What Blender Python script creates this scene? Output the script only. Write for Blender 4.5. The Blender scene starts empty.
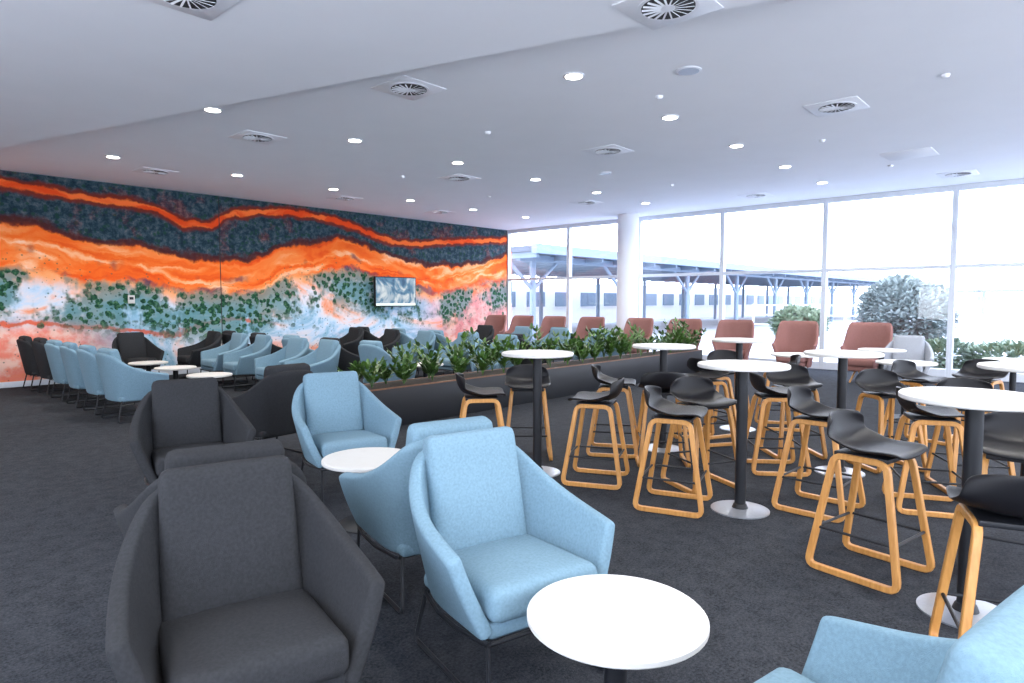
import bpy, bmesh, math, random
from mathutils import Vector, Matrix, noise
random.seed(7)
S = bpy.context.scene
S.view_settings.view_transform = 'Standard'
S.view_settings.look = 'None'

HC = 3.7      # ceiling height
XW = 14.9     # window wall
YM = 13.8     # mural wall
XB, YB = -3.6, -5.2
CS, SN = 0.738, 0.674   # survey heading

def R(r, f):
    """right/forward survey offsets (m) -> room x,y"""
    return (SN*r + CS*f, -CS*r + SN*f)
def D(r, f):
    x, y = R(r, f)
    return math.atan2(-x, y)

# ---------------------------------------------------------------- materials
def newmat(name):
    m = bpy.data.materials.new(name); m.use_nodes = True
    nt = m.node_tree
    b = nt.nodes['Principled BSDF']
    return m, nt, b
def plain(name, col, rough=0.5, metal=0.0, spec=0.5, noise_amt=0.0, scale=20, bump=0.0, bscale=200):
    m, nt, b = newmat(name)
    b.inputs['Roughness'].default_value = rough
    b.inputs['Metallic'].default_value = metal
    b.inputs['Specular IOR Level'].default_value = spec
    tc = nt.nodes.new('ShaderNodeTexCoord')
    n = nt.nodes.new('ShaderNodeTexNoise'); n.inputs['Scale'].default_value = scale
    n.inputs['Detail'].default_value = 4
    nt.links.new(tc.outputs['Object'], n.inputs['Vector'])
    r = nt.nodes.new('ShaderNodeValToRGB')
    a = noise_amt
    r.color_ramp.elements[0].position = 0.3
    r.color_ramp.elements[1].position = 0.7
    r.color_ramp.elements[0].color = tuple(c*(1-a) for c in col)+(1,)
    r.color_ramp.elements[1].color = tuple(min(1, c*(1+a)) for c in col)+(1,)
    nt.links.new(n.outputs['Fac'], r.inputs['Fac'])
    nt.links.new(r.outputs['Color'], b.inputs['Base Color'])
    if bump > 0:
        n2 = nt.nodes.new('ShaderNodeTexNoise'); n2.inputs['Scale'].default_value = bscale
        n2.inputs['Detail'].default_value = 3
        nt.links.new(tc.outputs['Object'], n2.inputs['Vector'])
        bp = nt.nodes.new('ShaderNodeBump'); bp.inputs['Strength'].default_value = bump
        bp.inputs['Distance'].default_value = 0.004
        nt.links.new(n2.outputs['Fac'], bp.inputs['Height'])
        nt.links.new(bp.outputs['Normal'], b.inputs['Normal'])
    return m
def emis(name, col, st):
    m, nt, b = newmat(name)
    b.inputs['Base Color'].default_value = (0.8, 0.8, 0.8, 1)
    b.inputs['Emission Color'].default_value = col+(1,)
    b.inputs['Emission Strength'].default_value = st
    return m

M = {}
M['blue'] = plain('fabric_blue', (0.150, 0.242, 0.305), 0.9, noise_amt=0.10, scale=90, bump=0.5, bscale=450, spec=0.15)
M['dark'] = plain('fabric_charcoal', (0.026, 0.027, 0.030), 0.95, noise_amt=0.15, scale=90, bump=0.5, bscale=450, spec=0.15)
M['lgrey'] = plain('fabric_light_grey', (0.33, 0.35, 0.39), 0.9, noise_amt=0.08, scale=90, bump=0.4, bscale=450, spec=0.2)
M['pink'] = plain('fabric_dusty_pink', (0.26, 0.128, 0.115), 0.9, noise_amt=0.08, scale=60, bump=0.3, bscale=300, spec=0.2)
M['black'] = plain('black_powdercoat', (0.008, 0.009, 0.012), 0.5, noise_amt=0.05, spec=.35)
M['blackpl'] = plain('black_plastic', (0.006, 0.006, 0.008), 0.45, noise_amt=0.05, bump=0.15, bscale=500, spec=.25)
M['white'] = plain('white_laminate', (0.55, 0.54, 0.52), 0.5, noise_amt=0.015, spec=.25)
M['steel'] = plain('brushed_steel', (0.42, 0.44, 0.48), 0.35, metal=0.7, noise_amt=0.05, scale=60)
M['plaster'] = plain('ceiling_paint', (0.86, 0.88, 0.94), 0.9, noise_amt=0.01, scale=2, spec=0.1)
M['wallp'] = plain('wall_paint', (0.74, 0.76, 0.82), 0.85, noise_amt=0.01, scale=2, spec=0.1)
M['frame'] = plain('window_frame_paint', (0.60, 0.64, 0.70), 0.4, noise_amt=0.02)
M['fixture'] = plain('fixture_white', (0.80, 0.82, 0.88), 0.5, noise_amt=0.02)
M['ventdark'] = plain('vent_dark', (0.03, 0.03, 0.035), 0.7)
M['soil'] = plain('soil', (0.03, 0.022, 0.015), 1.0, noise_amt=0.5, scale=30, bump=1, bscale=40)
M['conc'] = plain('exterior_paving', (0.50, 0.51, 0.53), 0.9, noise_amt=0.12, scale=0.6)
M['roofd'] = plain('canopy_metal', (0.085, 0.10, 0.135), 0.6, noise_amt=0.1, scale=2)
M['steelblue'] = plain('painted_steel_blue', (0.17, 0.225, 0.30), 0.6, noise_amt=0.05)
M['render'] = plain('white_render', (0.76, 0.76, 0.78), 0.9, noise_amt=0.05)
M['lamp'] = emis('downlight_lens', (1.0, 0.95, 0.86), 20)
M['bark'] = plain('bark', (0.10, 0.07, 0.05), 0.9, noise_amt=0.3)

def wood(name, c1, c2):
    m, nt, b = newmat(name)
    b.inputs['Roughness'].default_value = 0.42
    tc = nt.nodes.new('ShaderNodeTexCoord')
    mp = nt.nodes.new('ShaderNodeMapping'); mp.inputs['Scale'].default_value = (60, 60, 5)
    n = nt.nodes.new('ShaderNodeTexNoise'); n.inputs['Scale'].default_value = 1.0; n.inputs['Detail'].default_value = 5
    r = nt.nodes.new('ShaderNodeValToRGB')
    r.color_ramp.elements[0].position = .3; r.color_ramp.elements[0].color = c1+(1,)
    r.color_ramp.elements[1].position = .7; r.color_ramp.elements[1].color = c2+(1,)
    nt.links.new(tc.outputs['Object'], mp.inputs['Vector']); nt.links.new(mp.outputs['Vector'], n.inputs['Vector'])
    nt.links.new(n.outputs['Fac'], r.inputs['Fac']); nt.links.new(r.outputs['Color'], b.inputs['Base Color'])
    return m
M['wood'] = wood('oak_wood', (0.41, 0.18, 0.043), (0.55, 0.27, 0.076))
M['trimwood'] = wood('stained_trim', (0.13, 0.05, 0.018), (0.20, 0.085, 0.035))

def leafmat(name, c1, c2, sc=4):
    m, nt, b = newmat(name)
    b.inputs['Roughness'].default_value = 0.4
    tc = nt.nodes.new('ShaderNodeTexCoord')
    n = nt.nodes.new('ShaderNodeTexNoise'); n.inputs['Scale'].default_value = sc; n.inputs['Detail'].default_value = 4
    r = nt.nodes.new('ShaderNodeValToRGB')
    r.color_ramp.elements[0].position = .35; r.color_ramp.elements[0].color = c1+(1,)
    r.color_ramp.elements[1].position = .65; r.color_ramp.elements[1].color = c2+(1,)
    nt.links.new(tc.outputs['Object'], n.inputs['Vector'])
    nt.links.new(n.outputs['Fac'], r.inputs['Fac']); nt.links.new(r.outputs['Color'], b.inputs['Base Color'])
    return m
M['leaf'] = leafmat('leaf_green', (0.020, 0.060, 0.010), (0.085, 0.18, 0.03), 9)
M['shrub'] = leafmat('shrub_leaf', (0.22, 0.26, 0.24), (0.38, 0.42, 0.40), 2)
M['hedge'] = leafmat('hedge_leaf', (0.16, 0.21, 0.13), (0.32, 0.38, 0.26), 2)

def carpet():
    m, nt, b = newmat('carpet')
    b.inputs['Roughness'].default_value = 1.0
    b.inputs['Specular IOR Level'].default_value = 0.05
    tc = nt.nodes.new('ShaderNodeTexCoord')
    n = nt.nodes.new('ShaderNodeTexNoise'); n.inputs['Scale'].default_value = 70; n.inputs['Detail'].default_value = 8; n.inputs['Roughness'].default_value = .8
    n3 = nt.nodes.new('ShaderNodeTexNoise'); n3.inputs['Scale'].default_value = 14; n3.inputs['Detail'].default_value = 6
    nt.links.new(tc.outputs['Object'], n.inputs['Vector']); nt.links.new(tc.outputs['Object'], n3.inputs['Vector'])
    mx = nt.nodes.new('ShaderNodeMath'); mx.operation = 'MULTIPLY_ADD'; mx.inputs[1].default_value = .2
    nt.links.new(n3.outputs['Fac'], mx.inputs[0])
    m2 = nt.nodes.new('ShaderNodeMath'); m2.operation = 'MULTIPLY'; m2.inputs[1].default_value = .8
    nt.links.new(n.outputs['Fac'], m2.inputs[0]); nt.links.new(m2.outputs[0], mx.inputs[2])
    r = nt.nodes.new('ShaderNodeValToRGB')
    r.color_ramp.elements[0].position = .38; r.color_ramp.elements[0].color = (0.014, 0.0155, 0.019, 1)
    r.color_ramp.elements[1].position = .64; r.color_ramp.elements[1].color = (0.061, 0.065, 0.075, 1)
    nt.links.new(mx.outputs[0], r.inputs['Fac']); nt.links.new(r.outputs['Color'], b.inputs['Base Color'])
    bp = nt.nodes.new('ShaderNodeBump'); bp.inputs['Strength'].default_value = .6; bp.inputs['Distance'].default_value = .005
    nt.links.new(n.outputs['Fac'], bp.inputs['Height']); nt.links.new(bp.outputs['Normal'], b.inputs['Normal'])
    return m
M['carpet'] = carpet()

def glass():
    m = bpy.data.materials.new('window_glass'); m.use_nodes = True
    nt = m.node_tree; nt.nodes.clear()
    o = nt.nodes.new('ShaderNodeOutputMaterial')
    t = nt.nodes.new('ShaderNodeBsdfTransparent'); t.inputs['Color'].default_value = (.95, .97, 1, 1)
    g = nt.nodes.new('ShaderNodeBsdfGlossy'); g.inputs['Roughness'].default_value = .02
    x = nt.nodes.new('ShaderNodeMixShader'); x.inputs[0].default_value = .05
    nt.links.new(t.outputs[0], x.inputs[1]); nt.links.new(g.outputs[0], x.inputs[2]); nt.links.new(x.outputs[0], o.inputs[0])
    return m
M['glass'] = glass()

def mural():
    m, nt, b = newmat('aerial_mural')
    b.inputs['Roughness'].default_value = 0.7
    b.inputs['Specular IOR Level'].default_value = 0.1
    L = nt.links.new
    def math_(op, a, c=None, d=None):
        n = nt.nodes.new('ShaderNodeMath'); n.operation = op
        for i, v in enumerate((a, c, d)):
            if v is None: continue
            if isinstance(v, (int, float)): n.inputs[i].default_value = v
            else: L(v, n.inputs[i])
        return n.outputs[0]
    def mul(*a):
        r = a[0]
        for q in a[1:]: r = math_('MULTIPLY', r, q)
        return r
    def comb(x, y, z):
        n = nt.nodes.new('ShaderNodeCombineXYZ')
        for i, v in enumerate((x, y, z)):
            if isinstance(v, (int, float)): n.inputs[i].default_value = v
            else: L(v, n.inputs[i])
        return n.outputs[0]
    def nz(vec, sc, det=6, rough=.55, dist=0):
        n = nt.nodes.new('ShaderNodeTexNoise'); L(vec, n.inputs['Vector'])
        n.inputs['Scale'].default_value = sc; n.inputs['Detail'].default_value = det
        n.inputs['Roughness'].default_value = rough; n.inputs['Distortion'].default_value = dist
        return n.outputs['Fac']
    def ss(v, a, c):
        n = nt.nodes.new('ShaderNodeMapRange'); n.interpolation_type = 'SMOOTHSTEP'
        L(v, n.inputs['Value']); n.inputs['From Min'].default_value = a; n.inputs['From Max'].default_value = c
        return n.outputs[0]
    def inv(v): return math_('SUBTRACT', 1.0, v)
    def mix(f, a, c):
        n = nt.nodes.new('ShaderNodeMix'); n.data_type = 'RGBA'
        if isinstance(f, (int, float)): n.inputs['Factor'].default_value = f
        else: L(f, n.inputs['Factor'])
        for s, v in ((n.inputs[6], a), (n.inputs[7], c)):
            if isinstance(v, tuple): s.default_value = v+(1,)
            else: L(v, s)
        return n.outputs[2]
    def ramp(v, els):
        n = nt.nodes.new('ShaderNodeValToRGB'); L(v, n.inputs['Fac'])
        cr = n.color_ramp
        while len(cr.elements) < len(els): cr.elements.new(0.5)
        for e, (p, c) in zip(cr.elements, els):
            e.position = p; e.color = c+(1,)
        return n.outputs['Color']
    def curve(v, pts):
        n = nt.nodes.new('ShaderNodeFloatCurve'); L(v, n.inputs['Value'])
        cv = n.mapping.curves[0]
        cv.points[0].location = pts[0]; cv.points[1].location = pts[-1]
        for p in pts[1:-1]: cv.points.new(*p)
        n.mapping.update()
        return n.outputs[0]
    def voro(sc, lo, hi, wob=.4):
        v = nt.nodes.new('ShaderNodeTexVoronoi'); v.inputs['Scale'].default_value = sc
        L(base, v.inputs['Vector'])
        d = math_('ADD', v.outputs['Distance'], mul(math_('SUBTRACT', nz(base, sc*1.8, 4), .5), wob))
        return inv(ss(d, lo, hi))
    tc = nt.nodes.new('ShaderNodeTexCoord')
    sp = nt.nodes.new('ShaderNodeSeparateXYZ'); L(tc.outputs['Object'], sp.inputs[0])
    x, z = sp.outputs['X'], sp.outputs['Z']
    X = math_('DIVIDE', x, 15.0)
    T = math_('SUBTRACT', 1.0, math_('DIVIDE', z, HC))
    base = comb(x, 0.0, z)
    w1 = nz(base, .8, 5, .6)
    w2 = nz(base, 3.0, 6, .6)
    wA = math_('ADD', mul(math_('SUBTRACT', w1, .5), .16), mul(math_('SUBTRACT', w2, .5), .08))
    Tw = math_('ADD', T, wA)
    c1 = curve(X, [(0, .05), (.145, .06), (.244, .09), (.30, .10), (.365, .175), (.42, .09), (.516, .05), (.607, .09), (.71, .18), (.83, .14), (1, .08)])
    c2 = curve(X, [(0, .30), (.145, .33), (.19, .34), (.244, .40), (.30, .41), (.365, .46), (.436, .44), (.516, .33), (.607, .29), (.71, .39), (.83, .42), (1, .27)])
    d1 = math_('SUBTRACT', math_('ADD', T, mul(math_('SUBTRACT', w2, .5), .07)), c1)
    d2 = math_('SUBTRACT', Tw, c2)
    flow = comb(mul(x, .45), 0.0, mul(d2, 8.0))
    st = nz(flow, 1.3, 5, .5, 1.6)
    orange = ramp(st, [(.22, (.38, .04, .015)), (.34, (.78, .08, .01)), (.48, (.88, .145, .018)), (.58, (.92, .24, .055)), (.67, (.95, .42, .20)), (.78, (.95, .60, .42))])
    # upper scrub country
    scrubn = nz(base, 8, 9, .75)
    scrub = ramp(scrubn, [(.34, (.006, .016, .026)), (.47, (.018, .042, .062)), (.56, (.05, .085, .105)), (.64, (.12, .13, .14)), (.74, (.32, .22, .19))])
    upper = mix(mul(voro(9, .20, .40), .85), scrub, mix(nz(base, 2.0, 2), (.007, .030, .022), (.022, .075, .050)))
    redp = ss(nz(base, 1.1, 6, .7), .53, .64)
    upper = mix(mul(redp, .5), upper, mix(ss(scrubn, .45, .6), (.13, .028, .035), (.36, .11, .08)))
    # lower salt flats
    lowf = comb(mul(x, .6), 3.0, mul(z, 1.0))
    ln = nz(lowf, 1.2, 7, .62, .9)
    lower = ramp(ln, [(.31, (.80, .22, .08)), (.38, (.80, .44, .33)), (.44, (.72, .66, .69)), (.52, (.50, .63, .77)), (.60, (.22, .42, .57)), (.70, (.56, .66, .78))])
    mU = ss(d2, -.105, -.085)
    mL = ss(d2, .085, .115)
    col = mix(mU, upper, orange)
    peach = mix(ss(d2, .105, .20), (.92, .36, .13), lower)
    col = mix(mL, col, peach)
    edge = mul(ss(d2, .07, .09), inv(ss(d2, .10, .125)))
    col = mix(mul(edge, ss(ln, .45, .6)), col, (.14, .05, .08))
    eU = mul(ss(d2, -.135, -.11), inv(ss(d2, -.095, -.08)))
    col = mix(mul(eU, .85), col, (.08, .014, .012))
    isl = mul(inv(ss(math_('ABSOLUTE', math_('SUBTRACT', d2, .02)), .006, .028)), ss(nz(comb(mul(x, .9), 2.0, 0.0), 1.0, 3), .52, .60))
    col = mix(mul(isl, .8), col, (.16, .03, .05))
    bl = mul(inv(ss(x, 3.0, 4.4)), ss(T, .64, .76))
    col = mix(mul(bl, .85), col, mix(ss(w2, .4, .6), (.86, .17, .07), (.86, .50, .38)))
    br = mul(ss(x, 10.8, 12.8), ss(d2, .02, .12))
    col = mix(mul(br, .7), col, mix(ss(w2, .4, .6), (.74, .10, .025), (.80, .32, .19)))
    c3 = math_('ADD', .74, mul(math_('SINE', mul(x, 1.7)), .035))
    d3 = math_('ABSOLUTE', math_('SUBTRACT', Tw, c3))
    col = mix(mul(inv(ss(d3, .006, .018)), inv(ss(x, 6.5, 7.5)), .9), col, (.66, .09, .025))
    bot = mul(ss(T, .78, .92), ss(nz(comb(mul(x, .6), 1.0, mul(z, 2.0)), 1.6, 4), .46, .58))
    col = mix(mul(bot, .7), col, mix(ss(w2, .45, .58), (.82, .24, .12), (.85, .54, .45)))
    # tree canopies gathered in thickets
    clump = ss(nz(comb(mul(x, .8), 7.0, mul(z, .5)), 1.1, 5, .65), .42, .51)
    bandm = mul(ss(d2, .085, .12), inv(ss(d2, .29, .42)))
    hz = mul(clump, bandm)
    green = ramp(nz(base, 16, 4), [(.35, (.005, .026, .018)), (.52, (.018, .078, .038)), (.68, (.080, .18, .09))])
    col = mix(mul(hz, .8), col, mix(nz(base, 4, 3), (.035, .12, .11), (.12, .27, .28)))
    col = mix(mul(voro(8.5, .42, .56, .8), hz), col, green)
    col = mix(mul(voro(4.5, .20, .30, .4), ss(d2, .10, .14), inv(ss(T, .72, .82)), ss(w1, .40, .52), .9), col, green)
    col = mix(mul(voro(11, .12, .19, .2), ss(d2, .0, .06), .7), col, (.03, .09, .065))
    # thin upper river
    a1 = math_('ABSOLUTE', d1)
    col = mix(inv(ss(a1, .024, .045)), col, (.17, .025, .016))
    col = mix(inv(ss(a1, .010, .021)), col, mix(ss(st, .4, .6), (.74, .065, .010), (.90, .17, .035)))
    L(col, b.inputs['Base Color'])
    return m
M['mural'] = mural()

def screen():
    m, nt, b = newmat('tv_picture')
    tc = nt.nodes.new('ShaderNodeTexCoord')
    n = nt.nodes.new('ShaderNodeTexNoise'); n.inputs['Scale'].default_value = 2.2; n.inputs['Detail'].default_value = 3; n.inputs['Distortion'].default_value = 1.5
    r = nt.nodes.new('ShaderNodeValToRGB'); cr = r.color_ramp
    cr.elements[0].position = .35; cr.elements[0].color = (.05, .14, .28, 1)
    cr.elements[1].position = .62; cr.elements[1].color = (.80, .88, .92, 1)
    e = cr.elements.new(.48); e.color = (.14, .32, .50, 1)
    nt.links.new(tc.outputs['Object'], n.inputs['Vector']); nt.links.new(n.outputs['Fac'], r.inputs['Fac'])
    nt.links.new(r.outputs['Color'], b.inputs['Emission Color']); b.inputs['Emission Strength'].default_value = .8
    b.inputs['Base Color'].default_value = (.01, .01, .01, 1); b.inputs['Roughness'].default_value = .45
    b.inputs['Specular IOR Level'].default_value = .2
    return m
M['screen'] = screen()
M['scrgreen'] = emis('tv_banner', (.12, .45, .15), .6)

# ---------------------------------------------------------------- mesh builder
class MB:
    def __init__(s): s.v = []; s.f = []; s.m = []; s.mats = []
    def mi(s, key):
        if key not in s.mats: s.mats.append(key)
        return s.mats.index(key)
    def add(s, vs, fs, key, mat=None):
        o = len(s.v); i = s.mi(key)
        for p in vs:
            p = Vector(p)
            if mat is not None: p = mat @ p
            s.v.append(p)
        for f in fs: s.f.append(tuple(o+a for a in f)); s.m.append(i)
    def mesh(s, name, sub=None, smooth=40):
        me = bpy.data.meshes.new(name)
        me.from_pydata([tuple(p) for p in s.v], [], s.f)
        for k in s.mats: me.materials.append(M[(sub or {}).get(k, k)])
        me.polygons.foreach_set('material_index', s.m)
        bm = bmesh.new(); bm.from_mesh(me)
        bmesh.ops.recalc_face_normals(bm, faces=bm.faces)
        ang = math.radians(smooth)
        for f in bm.faces: f.smooth = True
        for e in bm.edges:
            if len(e.link_faces) == 2:
                if e.calc_face_angle(0) > ang: e.smooth = False
        bm.to_mesh(me); bm.free(); me.update()
        return me
    def rbox(s, c, half, bev, key, rot=None, seg=2):
        bm = bmesh.new(); bmesh.ops.create_cube(bm, size=2)
        for v in bm.verts: v.co = Vector((v.co.x*half[0], v.co.y*half[1], v.co.z*half[2]))
        if bev > 0: bmesh.ops.bevel(bm, geom=bm.edges[:], offset=bev, segments=seg, profile=.5, affect='EDGES')
        mt = Matrix.Translation(c) @ (rot.to_4x4() if rot is not None else Matrix.Identity(4))
        bm.verts.index_update()
        s.add([v.co.copy() for v in bm.verts], [tuple(v.index for v in f.verts) for f in bm.faces], key, mt)
        bm.free()
    def cushion(s, c, half, rad, bulge, axis, key, rot=None, n=12, taper=0):
        bm = bmesh.new(); bmesh.ops.create_cube(bm, size=2)
        bmesh.ops.subdivide_edges(bm, edges=bm.edges[:], cuts=n, use_grid_fill=True)
        H = Vector(half)
        for v in bm.verts:
            p = v.co
            q = Vector([math.copysign(1-(1-min(1, abs(a)))**1.6, a) for a in p])
            w = Vector((q.x*H.x, q.y*H.y, q.z*H.z))
            inn = Vector([max(-(H[i]-rad), min(H[i]-rad, w[i])) for i in range(3)])
            d = w-inn
            r = inn+(d.normalized()*rad if d.length > 1e-6 else d)
            o = [i for i in range(3) if i != axis]
            amt = bulge*(1-q[o[0]]**2)*(1-q[o[1]]**2)
            r[axis] += math.copysign(amt, p[axis]) if abs(p[axis]) > .99 else 0
            if taper: r.x *= 1-taper*(r.z/H.z)
            v.co = r
        mt = Matrix.Translation(c) @ (rot.to_4x4() if rot is not None else Matrix.Identity(4))
        bm.verts.index_update()
        s.add([v.co.copy() for v in bm.verts], [tuple(v.index for v in f.verts) for f in bm.faces], key, mt)
        bm.free()
    def lathe(s, prof, key, n=32, c=(0, 0, 0)):
        vs = []; fs = []
        for (r, z) in prof:
            for i in range(n):
                a = 2*math.pi*i/n
                vs.append((c[0]+r*math.cos(a), c[1]+r*math.sin(a), c[2]+z))
        for j in range(len(prof)-1):
            for i in range(n):
                fs.append((j*n+i, j*n+(i+1) % n, (j+1)*n+(i+1) % n, (j+1)*n+i))
        fs.append(tuple(range(n-1, -1, -1))); fs.append(tuple((len(prof)-1)*n+i for i in range(n)))
        s.add(vs, fs, key)
    def sweep(s, pts, key, r=.01, closed=False, prof=None, cr=0.0, n=8, up=None):
        P = [Vector(p) for p in pts]
        if cr > 0:
            Q = []
            N = len(P)
            for i in range(N):
                if not closed and (i == 0 or i == N-1): Q.append(P[i]); continue
                a, b_, c = P[i-1], P[i], P[(i+1) % N]
                d1 = (a-b_); d2 = (c-b_)
                l = min(cr, d1.length*.45, d2.length*.45)
                p0 = b_+d1.normalized()*l; p2 = b_+d2.normalized()*l
                for k in range(5):
                    t = k/4; Q.append(p0*(1-t)**2+b_*2*t*(1-t)+p2*t*t)
            P = Q
        if prof is None: prof = [(r*math.cos(2*math.pi*i/n), r*math.sin(2*math.pi*i/n)) for i in range(n)]
        n = len(prof); vs = []; fs = []; N = len(P)
        prev = None
        for i in range(N):
            if closed: t = (P[(i+1) % N]-P[i-1])
            else: t = P[min(i+1, N-1)]-P[max(i-1, 0)]
            t.normalize()
            if up is not None: side = Vector(up)
            elif prev is None: side = Vector((1, 0, 0)) if abs(t.x) < .8 else Vector((0, 1, 0))
            else: side = prev
            side = (side-t*side.dot(t)).normalized(); prev = side
            nn = t.cross(side)
            for a, b_ in prof: vs.append(P[i]+side*a+nn*b_)
        for i in range(N if closed else N-1):
            for j in range(n):
                fs.append((i*n+j, i*n+(j+1) % n, ((i+1) % N)*n+(j+1) % n, ((i+1) % N)*n+j))
        if not closed:
            fs.append(tuple(range(n))); fs.append(tuple((N-1)*n+j for j in range(n-1, -1, -1)))
        s.add(vs, fs, key)
    def surf(s, grid, key, thick=.04, levels=2, offset=0):
        rows = len(grid); cols = len(grid[0])
        me = bpy.data.meshes.new('tmp')
        vs = [tuple(p) for row in grid for p in row]
        fs = [(i*cols+j, i*cols+j+1, (i+1)*cols+j+1, (i+1)*cols+j) for i in range(rows-1) for j in range(cols-1)]
        me.from_pydata(vs, [], fs)
        ob = bpy.data.objects.new('tmp', me); S.collection.objects.link(ob)
        so = ob.modifiers.new('s', 'SOLIDIFY'); so.thickness = thick; so.offset = offset; so.use_even_offset = True
        su = ob.modifiers.new('u', 'SUBSURF'); su.levels = levels
        dg = bpy.context.evaluated_depsgraph_get()
        ev = ob.evaluated_get(dg); em = ev.to_mesh()
        V = [v.co.copy() for v in em.vertices]; F = [tuple(p.vertices) for p in em.polygons]
        ev.to_mesh_clear()
        bpy.data.objects.remove(ob); bpy.data.meshes.remove(me)
        s.add(V, F, key)

def place(name, me, x, y, z=0, rot=0, parent=None, scale=1):
    ob = bpy.data.objects.new(name, me)
    S.collection.objects.link(ob)
    ob.location = (x, y, z); ob.rotation_euler = (0, 0, rot)
    if scale != 1: ob.scale = (scale,)*3
    if parent: ob.parent = parent
    return ob
def box(name, lo, hi, key, bev=0):
    mb = MB(); c = [(a+b)/2 for a, b in zip(lo, hi)]
    mb.rbox((0, 0, 0), [(b-a)/2 for a, b in zip(lo, hi)], bev, key)
    return place(name, mb.mesh(name, smooth=30), *c)

# ---------------------------------------------------------------- armchair
def armchair():
    mb = MB()
    top = [(.425, .285, .605), (.425, .25, .615), (.42, .10, .64), (.405, -.08, .68), (.36, -.25, .765), (.285, -.365, .885), (.15, -.415, .905), (0, -.42, .91)]
    bot = [(.29, .335, .295), (.29, .30, .29), (.29, .15, .285), (.29, -.02, .275), (.275, -.18, .27), (.22, -.27, .27), (.12, -.295, .27), (0, -.30, .27)]
    top = [(-a, b, c) for a, b, c in top]+[t for t in top[::-1]][1:]
    bot = [(-a, b, c) for a, b, c in bot]+[t for t in bot[::-1]][1:]
    grid = []
    for t in (0, .08, .35, .65, .92, 1):
        row = []
        for p, q in zip(bot, top):
            P = Vector(p).lerp(Vector(q), t)
            P.x *= 1+.03*math.sin(math.pi*t)
            row.append(P)
        grid.append(row)
    mb.surf(grid, 'fab', .068, 2)
    mb.rbox((0, .01, .305), (.29, .31, .035), .025, 'fab', seg=3)
    mb.cushion((0, .055, .395), (.288, .305, .068), .045, .022, 2, 'fab', Matrix.Rotation(math.radians(3), 3, 'X'))
    mb.cushion((0, -.278, .672), (.262, .062, .29), .042, .022, 1, 'fab', Matrix.Rotation(math.radians(12), 3, 'X'), taper=.03)
    for sx in (-1, 1):
        mb.sweep([(sx*.30, .335, .29), (sx*.31, .36, .010), (sx*.31, -.34, .010), (sx*.275, -.27, .29)], 'black', r=.011, cr=.03, n=8)
        mb.sweep([(sx*.31, .355, .285), (sx*.345, .15, .275), (sx*.34, -.03, .265), (sx*.30, -.24, .262)], 'black', r=.010, n=8)
    mb.sweep([(-.31, .34, .275), (.31, .34, .275)], 'black', r=.009)
    mb.sweep([(-.29, -.25, .262), (.29, -.25, .262)], 'black', r=.009)
    return mb
ac = armchair()
for i, v in enumerate(ac.v): ac.v[i] = Vector((v.x*.87, v.y*.90, v.z*.945))
AC = {k: ac.mesh('armchair_'+k, {'fab': k}) for k in ('blue', 'dark', 'lgrey')}
def put_arm(x, y, rot, k):
    return place('armchair', AC[k], x, y, 0, rot)

# ---------------------------------------------------------------- bar stool
def stool():
    mb = MB()
    prof = [(.205, .668, .175), (.195, .690, .195), (.12, .694, .215), (0, .684, .222), (-.10, .686, .222), (-.165, .706, .220), (-.198, .765, .216), (-.212, .825, .205), (-.220, .868, .180)]
    grid = []
    for i, (y, z, w) in enumerate(prof):
        row = []
        b = i/(len(prof)-1)
        for j in range(9):
            u = (j-4)/4
            zz = z+.022*abs(u)**2.5*(1-b)+(.035*abs(u)**2 if 4 <= i <= 5 else 0)
            if i >= 6: zz -= .030*abs(u)**3*(i-5)/3
            yy = y+(max(0, b-.35)/.65)*.085*abs(u)**2
            row.append((u*w, yy, zz))
        grid.append(row)
    mb.surf(grid, 'blackpl', .016, 2)
    mb.rbox((0, 0, .655), (.15, .14, .012), .005, 'black')
    pr = [(-.016, -.013), (-.012, -.017), (.012, -.017), (.016, -.013), (.016, .013), (.012, .017), (-.012, .017), (-.016, .013)]
    for sx in (-1, 1):
        mb.sweep([(sx*.15, .135, .645), (sx*.215, .235, .018), (sx*.215, -.235, .018), (sx*.15, -.135, .645)], 'wood', prof=pr, cr=.05, closed=True, up=(1, 0, 0))
    zf = .235
    def at(sx, sy, z):
        t = (.645-z)/(.645-.018)
        return (sx*(.15+.065*t), sy*(.135+.10*t), z)
    for sy in (-1, 1):
        mb.sweep([at(-1, sy, zf), at(1, sy, zf)], 'black', r=.008)
    for sx in (-1, 1):
        mb.sweep([at(sx, -1, zf), at(sx, 1, zf)], 'black', r=.008)
    return mb.mesh('bar_stool')
ST = stool()

# ---------------------------------------------------------------- tables
def table(h, r, base_r, base_key, nm):
    mb = MB()
    mb.lathe([(r-.006, h-.028), (r, h-.022), (r, h-.006), (r-.006, h)], 'white', 56)
    mb.lathe([(.12, h-.040), (.12, h-.028)], 'black', 24)
    mb.lathe([(.038, .012), (.038, h-.03)], 'black', 20)
    mb.lathe([(base_r, 0), (base_r, .008), (base_r-.02, .014), (.05, .018)], base_key, 48)
    mb.lathe([(.055, .018), (.045, .045), (.038, .05)], 'black', 24)
    return mb.mesh(nm)
TB = table(1.05, .31, .20, 'steel', 'bar_table')
TC = table(.45, .30, .20, 'black', 'coffee_table')
TD = table(.72, .34, .23, 'black', 'cafe_table')

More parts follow.
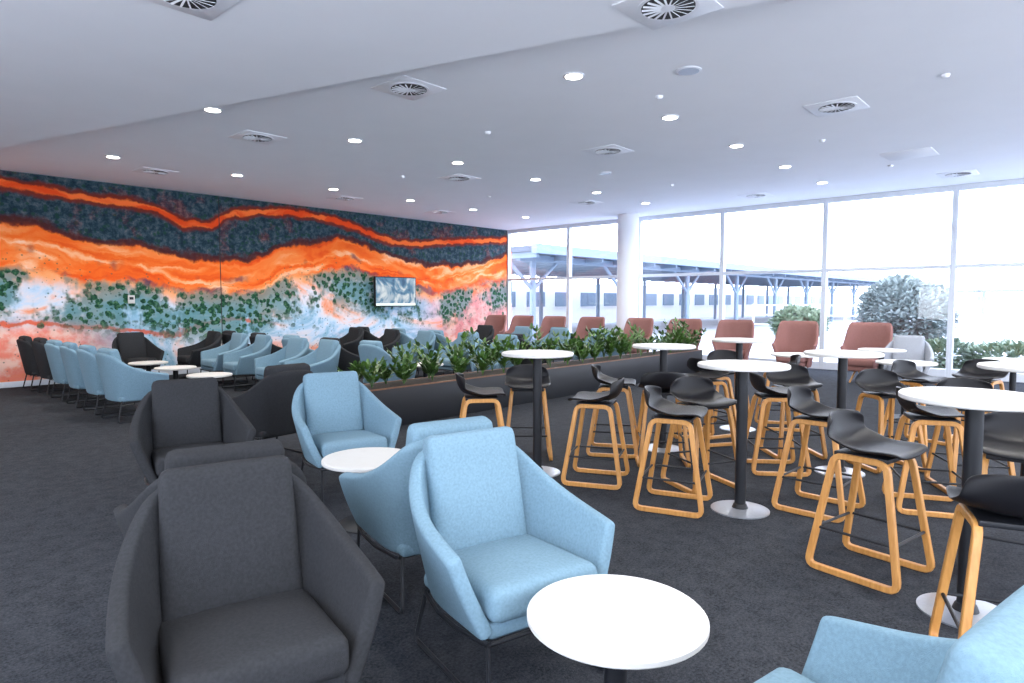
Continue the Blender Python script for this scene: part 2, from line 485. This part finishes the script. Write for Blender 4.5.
# ---------------------------------------------------------------- tub chair
def tub():
    mb = MB()
    grid = []
    for k in range(7):
        t = k/6; row = []
        for j in range(17):
            a = math.radians(-112+224*j/16)
            aa = abs(math.degrees(a))
            g = 1 if aa < 55 else max(0, 1-(aa-55)/26)
            g = g*g*(3-2*g)
            hgt = .66+.44*g
            z = .20+(hgt-.20)*t
            rx = .27+.06*t+.07*t*t; ry = .28+.05*t
            ca, sa = math.cos(a), math.sin(a)
            p = (abs(ca)**3+abs(sa)**3)**(-1/3)
            row.append((sa*rx*p, -ca*ry*p, z))
        grid.append(row)
    mb.surf(grid, 'pink', .06, 1)
    mb.cushion((0, .04, .38), (.25, .28, .08), .06, .02, 2, 'pink', n=8)
    mb.rbox((0, .03, .27), (.24, .26, .05), .03, 'pink')
    for a in (45, 135, 225, 315):
        ca, sa = math.cos(math.radians(a)), math.sin(math.radians(a))
        mb.sweep([(.16*ca, .16*sa, .24), (.27*ca, .27*sa, .0)], 'wood', r=.016)
    return mb.mesh('tub_chair')
TU = tub()

# ---------------------------------------------------------------- room shell
def shell():
    box('floor', (XB-.2, YB-.2, -.2), (XW+.2, YM+.2, 0), 'carpet')
    box('ceiling', (XB-.2, YB-.2, HC), (XW+.2, YM+.2, HC+.25), 'plaster')
    mb = MB(); mb.rbox(((XW+XB)/2, .1, HC/2), ((XW-XB)/2+.2, .1, HC/2), 0, 'mural')
    place('wall_mural', mb.mesh('wall_mural'), 0, YM)
    box('wall_west', (XB-.2, 6.0, 0), (XB, YM, HC), 'wallp')
    mb = MB(); za, zb = HC-.16, HC
    poly = [(XB, YM), (1.0, YM), (5.05, .0), (6.5, YB), (XB, YB)]
    n = len(poly)
    mb.add([(x, y, za) for x, y in poly]+[(x, y, zb) for x, y in poly],
           [tuple(range(n)), tuple(range(2*n-1, n-1, -1))]+[(i, (i+1) % n, n+(i+1) % n, n+i) for i in range(n)], 'plaster')
    place('ceiling_bulkhead', mb.mesh('ceiling_bulkhead', smooth=20), 0, 0)
    mb = MB(); mb.rbox((0, 0, 0), ((XW-XB)/2, .008, .05), .003, 'frame')
    place('baseboard_mural', mb.mesh('baseboard_mural'), (XW+XB)/2, YM-.009, .05)
    box('trim_mural_joint', (5.92, YM-.006, .1), (5.935, YM, HC), 'black')

def window(name, axis, pos, a, b, t=.05):
    root = bpy.data.objects.new(name, None); S.collection.objects.link(root)
    mb = MB(); d = .07
    def bx(u0, u1, z0, z1, key='frame', dd=d):
        if axis == 'x': mb.rbox((pos, (u0+u1)/2, (z0+z1)/2), (dd, (u1-u0)/2, (z1-z0)/2), .004 if key == 'frame' else 0, key, seg=1)
        else: mb.rbox(((u0+u1)/2, pos, (z0+z1)/2), ((u1-u0)/2, dd, (z1-z0)/2), .004 if key == 'frame' else 0, key, seg=1)
    bx(a, a+t, 0, HC); bx(b-t, b, 0, HC)
    bx(a+t, b-t, 0, .16); bx(a+t, b-t, HC-.10, HC)
    bx(a+t, b-t, 2.12, 2.19)
    place('frame', mb.mesh(name+'_frame', smooth=30), 0, 0, parent=root)
    mb = MB()
    bx(a+t, b-t, .16, HC-.10, 'glass', .006)
    place('pane', mb.mesh(name+'_pane', smooth=30), 0, 0, parent=root)
shell()
ys = [13.8, 11.4, 9.05, 6.75, 4.43, 2.1, -.2, -2.6, YB]
for i in range(len(ys)-1):
    window('window_%d' % (i+1), 'x', XW+.05, ys[i+1], ys[i])
xs = [XB+i*(XW-XB)/8 for i in range(9)]
for i in range(8):  # unseen south windows, added to let sky light onto the foreground
    window('window_%d' % (i+9), 'y', YB-.05, xs[i], xs[i+1])
for i in range(5):  # unseen west windows, added behind camera for more bounce and chair light
    window('window_%d' % (i+17), 'x', XB-.05, YB+i*2.24, YB+(i+1)*2.24)
mb = MB(); mb.lathe([(.27, 0), (.27, HC)], 'wallp', 48); mb.lathe([(.28, 0), (.28, .1)], 'frame', 48)
place('column', mb.mesh('column'), 14.35, 9.05)

# ---------------------------------------------------------------- ceiling fittings
def dl():
    mb = MB()
    mb.lathe([(.105, 0), (.105, -.006), (.095, -.012), (.084, -.012)], 'fixture', 28)
    mb.lathe([(.083, -.008), (.083, -.014)], 'lamp', 28)
    return mb.mesh('downlight')
DL = dl()
def vent():
    mb = MB()
    mb.rbox((0, 0, -.003), (.28, .28, .004), .002, 'fixture')
    mb.lathe([(.21, -.006), (.21, -.012), (.19, -.012)], 'fixture', 36)
    mb.lathe([(.185, -.010), (.185, -.014)], 'ventdark', 36)
    mb.lathe([(.05, -.010), (.05, -.020)], 'fixture', 20)
    for i in range(18):
        a = 2*math.pi*i/18
        rt = Matrix.Rotation(a, 3, 'Z') @ Matrix.Rotation(.5, 3, 'X')
        c = Matrix.Rotation(a, 3, 'Z') @ Vector((.115, 0, -.019))
        mb.rbox(c, (.065, .007, .0015), 0, 'fixture', rt)
    return mb.mesh('ceiling_vent')
VE = vent()
def spk():
    mb = MB(); mb.lathe([(.12, 0), (.12, -.008), (.10, -.012)], 'fixture', 32); mb.lathe([(.098, -.010), (.098, -.014)], 'steel', 32)
    return mb.mesh('ceiling_speaker')
SP = spk()
def smoke():
    mb = MB(); mb.lathe([(.04, 0), (.04, -.015), (.028, -.03), (.015, -.034)], 'fixture', 20); return mb.mesh('smoke_detector')
SM = smoke()
def zc(x, y):
    ex = 1.0+(YM-y)/YM*4.05 if y > 0 else 5.05+(-y)/5.2*1.45
    return HC-.16 if x < ex+.12 else HC
ld = bpy.data.lights.new('downlight_lamp', 'AREA'); ld.shape = 'DISK'; ld.size = .15; ld.energy = 38; ld.color = (1.0, .96, .90); ld.spread = math.radians(150)
for y in (-3.5, .2, 3.9, 7.65, 11.25):
    for i in range(-3, 6):
        x = 3.25+1.92*i
        if x < XB+.5 or x > 13.5: continue
        z = zc(x, y)
        if y == 3.9 and 0 < x < 4.5: continue
        if y == 7.65 and 0 < x < 3: continue
        o = place('downlight', DL, x, y, z)
        l = bpy.data.objects.new('lamp', ld); S.collection.objects.link(l); l.parent = o; l.location = (0, 0, -.03)
for x, y in [(4.32, 5.4), (4.13, 2.3), (8, 2.3), (8.04, 5.43), (4.2, 8.5), (4.1, 12), (8, 8.6), (13.5, 5.4), (13.6, 1.9), (7.9, 12.1), (10.7, 12.2), (11.9, 8.6), (1.8, 4.6), (-1, 8)]:
    place('ceiling_vent', VE, x, y, zc(x-.3, y))
place('ceiling_speaker', SP, 5.8, 3.0, HC)
place('ceiling_speaker', SP, 9.4, 6.4, HC)
for x, y in [(4.9, 1.75), (6.3, 3.6), (7.6, 1.2), (9.5, 2.9), (7.2, 9.2), (9.8, 9.6), (11.2, 6.1), (12.0, 2.6), (6.1, 6.0)]:
    place('smoke_detector', SM, x, y, HC)
mb = MB(); mb.rbox((0, 0, -.003), (.33, .33, .003), .001, 'plaster'); place('ceiling_access_panel', mb.mesh('ceiling_access_panel'), 11.3, 2.2, HC)

# ---------------------------------------------------------------- TV + panel
mb = MB()
mb.rbox((0, 0, 0), (.66, .035, .385), .01, 'black')
mb.rbox((0, -.036, .03), (.635, .002, .33), 0, 'screen')
mb.rbox((0, -.036, -.33), (.635, .002, .03), 0, 'scrgreen')
mb.rbox((0, .12, 0), (.15, .09, .15), .01, 'black')
place('television', mb.mesh('television'), 10.35, YM-.22, 1.73)
mb = MB(); mb.rbox((0, 0, 0), (.06, .012, .08), .006, 'white'); mb.rbox((0, -.013, .02), (.035, .002, .025), 0, 'black')
place('wall_control_panel', mb.mesh('wall_control_panel'), 4.2, YM-.014, 1.52)

# ---------------------------------------------------------------- planter
def leafmesh(mb, p, d, L, w, key):
    d = d.normalized(); s = d.cross(Vector((0, 0, 1)))
    if s.length < .05: s = Vector((1, 0, 0))
    s.normalize(); nrm = s.cross(d)
    a = p; b = p+d*L*.35+s*w; c = p+d*L*.35-s*w; e = p+d*L*.75+s*w*.6; f = p+d*L*.75-s*w*.6
    m1 = p+d*L*.4-nrm*w*.35; m2 = p+d*L*.75-nrm*w*.3; t = p+d*L-Vector((0, 0, L*.12))
    mb.add([a, b, m1, c, e, m2, f, t], [(0, 2, 1), (0, 3, 2), (1, 2, 5, 4), (2, 3, 6, 5), (4, 5, 7), (5, 6, 7)], key)
root = bpy.data.objects.new('planter_box', None); S.collection.objects.link(root)
px0, px1, pyc, pw, ph = 4.2, 12.6, 6.35, .26, .46
mb = MB(); mb.rbox(((px0+px1)/2, pyc, ph/2), ((px1-px0)/2, pw, ph/2), .006, 'black')
mb.rbox(((px0+px1)/2, pyc, ph+.004), ((px1-px0)/2-.03, pw-.03, .006), 0, 'soil')
for sy in (-1, 1): mb.rbox(((px0+px1)/2, pyc+sy*(pw-.012), ph+.006), ((px1-px0)/2, .010, .008), .002, 'trimwood')
for xx in (px0+.012, px1-.012): mb.rbox((xx, pyc, ph+.006), (.010, pw-.026, .008), .002, 'trimwood')
place('box', mb.mesh('planter_box_body'), 0, 0, parent=root)
mb = MB()
x = px0+.12; side = 0
while x < px1-.1:
    side = 1-side
    bx_, by_ = x+random.uniform(-.06, .06), pyc+(side-.5)*.24+random.uniform(-.05, .05)
    big = random.choice((.65, .85, 1.05, 1.35))
    for st in range(random.randint(6, 9)):
        az = random.uniform(0, 2*math.pi); lean = random.uniform(.15, .85); hh = random.uniform(.20, .43)*big
        p = Vector((bx_, by_, ph)); pts = [p.copy()]
        for i in range(5):
            t = (i+1)/5
            pts.append(Vector((bx_+math.cos(az)*lean*hh*t**1.5, by_+math.sin(az)*lean*hh*t**1.5*.8, ph+hh*t)))
        mb.sweep(pts, 'leaf', r=.005, n=4)
        for i in range(2, 6):
            dv = (pts[i]-pts[i-1]).normalized()
            for sd in (-1, 1):
                a2 = az+sd*1.2+random.uniform(-.3, .3)
                d = Vector((math.cos(a2), math.sin(a2), random.uniform(.2, .8)))+dv*.4
                leafmesh(mb, pts[i], d, random.uniform(.09, .17), random.uniform(.018, .032), 'leaf')
        leafmesh(mb, pts[-1], dv+Vector((0, 0, .3)), .14, .028, 'leaf')
    x += random.uniform(.14, .26)
place('plants', mb.mesh('planter_plants', smooth=80), 0, 0, parent=root)

# ---------------------------------------------------------------- foreground group
FR = D(.545, -.84); BK = D(-.545, .84)
def pa(r, f, rot, k): x, y = R(r, f); return put_arm(x, y, rot, k)
pa(-.88, 2.06, FR, 'dark')
pa(-.03, 2.62, FR, 'blue')
pa(-1.32, 2.82, BK, 'dark')
pa(-.46, 3.36, BK, 'blue')
pa(-1.33, 5.0, FR, 'blue')
pa(-2.30, 4.55, FR, 'dark')
pa(-2.30, 6.05, D(-.8, .6), 'dark')
pa(.775, 1.40, D(-.60, .80), 'blue')
def pt(me, name, r, f): x, y = R(r, f); return place(name, me, x, y)
pt(TC, 'coffee_table', .35, 2.09)
pt(TC, 'coffee_table', -.96, 4.22)

# bar tables
for r, f in [(2.17, 2.98), (1.63, 4.5), (2.85, 5.5), (.22, 5.5), (1.52, 6.4), (2.63, 7.4), (3.55, 4.35)]:
    pt(TB, 'bar_table', r, f)
def ps(r, f, dr, df): x, y = R(r, f); place('bar_stool', ST, x, y, 0, D(dr, df))
for a in [(1.98, 3.47, .6, -.8), (1.95, 2.43, .4, .9), (2.75, 3.42, -.6, -.8), (1.18, 4.6, .85, -.4), (1.53, 5.10, .3, -.9), (2.20, 4.52, .7, -.7),
          (2.32, 5.6, .9, -.1), (3.35, 5.68, .1, -1), (2.72, 6.15, 0, -1), (3.62, 5.0, -.2, -.9), (3.0, 4.55, .9, -.3),
          (-.27, 5.55, .9, .1), (.70, 5.25, -.9, .3), (.15, 6.1, 0, -1), (1.0, 6.25, .9, -.2), (1.38, 5.85, .1, .9), (2.03, 6.7, -.8, -.2),
          (2.2, 7.1, .7, .3), (3.15, 7.5, -.8, .2), (2.7, 8.0, 0, -1), (4.2, 6.6, .4, -.8), (4.95, 6.75, -.7, -.5)]:
    ps(*a)
# cafe tables & tub chairs
for r, f in [(4.13, 9.3), (5.0, 8.1), (6.6, 8.4), (5.9, 10.2)]: pt(TD, 'cafe_table', r, f)
for y in (3.1, 4.35, 5.6, 6.75, 7.95, 9.3, 10.5, 11.6, 12.6):
    place('tub_chair', TU, 12.95, y, 0, math.radians(90)+random.uniform(-.15, .15))
pa(6.55, 10.6, D(-.6, -.8), 'lgrey')

# rear rows
def row(x, ys_, face, cols):
    for y, c in zip(ys_, cols):
        put_arm(x, y, math.radians(-90 if face > 0 else 90)+random.uniform(-.06, .06), c)
row(2.75, [9.0, 9.85, 10.7, 11.55, 12.4], 1, ['blue']*4+['dark'])
put_arm(2.7, 13.2, math.radians(-90), 'dark')
row(5.0, [8.6, 9.5, 10.7, 11.6, 12.7], -1, ['blue', 'blue', 'blue', 'blue', 'dark'])
put_arm(4.0, 12.95, math.radians(180), 'dark')
row(5.85, [7.9, 9.0, 10.2, 11.4, 12.6], 1, ['blue', 'dark', 'blue', 'dark', 'dark'])
row(7.9, [7.6, 8.6, 9.8, 10.9, 12.2], -1, ['blue', 'blue', 'blue', 'dark', 'dark'])
row(8.75, [7.7, 8.8, 9.8, 11.0, 12.3], 1, ['dark', 'blue', 'blue', 'blue', 'dark'])
row(10.8, [7.6, 8.7, 9.8, 11.0], -1, ['blue', 'blue', 'blue', 'dark'])
row(11.6, [7.8, 8.9], 1, ['blue', 'dark'])
for x, y in [(3.8, 9.3), (3.85, 10.7), (3.85, 11.9), (6.85, 8.2), (6.85, 9.6), (6.85, 11.2), (9.8, 8.2), (9.8, 9.9), (9.8, 11.6)]:
    place('coffee_table', TC, x, y)

# ---------------------------------------------------------------- exterior
box('exterior_ground', (XW+.25, -60, -.35), (140, 120, -.12), 'conc')
def canopy():
    mb = MB(); z = 3.2
    mb.rbox((45, 20.5, z+.12), (28, 6, .10), 0, 'roofd')
    mb.rbox((45, 14.4, z+.10), (28.1, .12, .16), 0, 'steelblue')
    for i in range(29):
        mb.rbox((17.2+2*i, 20.4, z-.08), (.07, 5.9, .11), 0, 'steelblue')
    for i in range(10):
        x = 18+6*i
        mb.lathe([(.12, -.12), (.12, z-.1)], 'steelblue', 12, (x, 15.4, 0))
        mb.lathe([(.12, -.12), (.12, z-.1)], 'steelblue', 12, (x, 25, 0))
        mb.sweep([(x, 15.4, 1.9), (x+1.6, 15.4, z-.1)], 'steelblue', r=.07)
        mb.sweep([(x, 15.4, 1.9), (x-1.6, 15.4, z-.1)], 'steelblue', r=.07)
    mb.rbox((45, 15.4, z-.15), (27.8, .09, .12), 0, 'steelblue')
    place('entry_canopy', mb.mesh('entry_canopy', smooth=30), 0, 0)
canopy()
def building():
    mb = MB()
    mb.rbox((60, 30, 1.3), (38, 2, 1.45), 0, 'render')
    for i in range(24): mb.rbox((24+3*i, 27.95, 1.6), (.9, .05, .5), 0, 'steelblue')
    place('terminal_building', mb.mesh('terminal_building'), 0, 0)
    mb = MB()
    mb.rbox((85, -6, 2.55), (2, 19, .12), 0, 'roofd')
    for i in range(10): mb.rbox((84, -23+4*i, 1.2), (.15, .15, 1.3), 0, 'steelblue')
    mb.rbox((87, -6, 1.0), (.2, 19, 1.0), 0, 'render')
    place('carpark_shelter', mb.mesh('carpark_shelter'), 0, 0)
    mb = MB()
    for i in range(15):
        mb.rbox((30, -16+2*i, .6), (.04, .04, .75), 0, 'render')
    for z in (.4, .85, 1.3): mb.rbox((30, -2, z), (.025, 14, .025), 0, 'render')
    place('fence', mb.mesh('fence'), 0, 0)
building()
def shrub(name, x, y, rx, ry, rz, zc_, n, key, L=.25):
    mb = MB()
    for i in range(3):
        mb.sweep([(i*.1-.1, 0, -.12-zc_), (random.uniform(-.3, .3), random.uniform(-.3, .3), 0)], 'bark', r=.05)
    for i in range(n):
        d = Vector((random.gauss(0, 1), random.gauss(0, 1), random.gauss(0, 1))).normalized()
        rr = random.uniform(.4, 1)**.5*(1+.16*noise.noise(d*2.5+Vector((x, y, 0))))
        p = Vector((d.x*rx*rr, d.y*ry*rr, d.z*rz*rr))
        dd = d+Vector((random.uniform(-.8, .8), random.uniform(-.8, .8), random.uniform(-.3, .9)))
        leafmesh(mb, p, dd, random.uniform(.6, 1.2)*L, L*.28, key)
    place(name, mb.mesh(name, smooth=80), x, y, zc_)
shrub('garden_shrub', 21.2, 4.1, 1.2, 1.2, 1.0, 1.1, 8500, 'shrub', .20)
shrub('garden_shrub', 26, 8.6, 1.0, 1.0, .6, .6, 2500, 'hedge', .24)
for i, yy in enumerate((-1.5, 0, 1.4, 2.6, 3.8)):
    shrub('garden_plant', 17.3+.3*(i % 2), yy, .6, .8, .34, .22, 1200, 'hedge', .16)

# ---------------------------------------------------------------- world, camera
w = bpy.data.worlds.new('World'); S.world = w; w.use_nodes = True
bg = w.node_tree.nodes['Background']
tc = w.node_tree.nodes.new('ShaderNodeTexCoord'); sp_ = w.node_tree.nodes.new('ShaderNodeSeparateXYZ')
rp = w.node_tree.nodes.new('ShaderNodeValToRGB')
rp.color_ramp.elements[0].position = 0; rp.color_ramp.elements[0].color = (.93, .95, 1, 1)
rp.color_ramp.elements[1].position = .6; rp.color_ramp.elements[1].color = (.66, .77, 1, 1)
w.node_tree.links.new(tc.outputs['Generated'], sp_.inputs[0]); w.node_tree.links.new(sp_.outputs['Z'], rp.inputs['Fac'])
w.node_tree.links.new(rp.outputs['Color'], bg.inputs['Color'])
bg.inputs['Strength'].default_value = 8.2

cam = bpy.data.cameras.new('Camera'); co = bpy.data.objects.new('Camera', cam); S.collection.objects.link(co)
co.location = (0, 0, 1.49)
co.rotation_euler = (math.radians(90-3.62), 0, -math.atan2(CS, SN))
cam.sensor_width = 36; cam.lens = 641/1024*36; cam.clip_start = .05; cam.clip_end = 500
S.camera = co
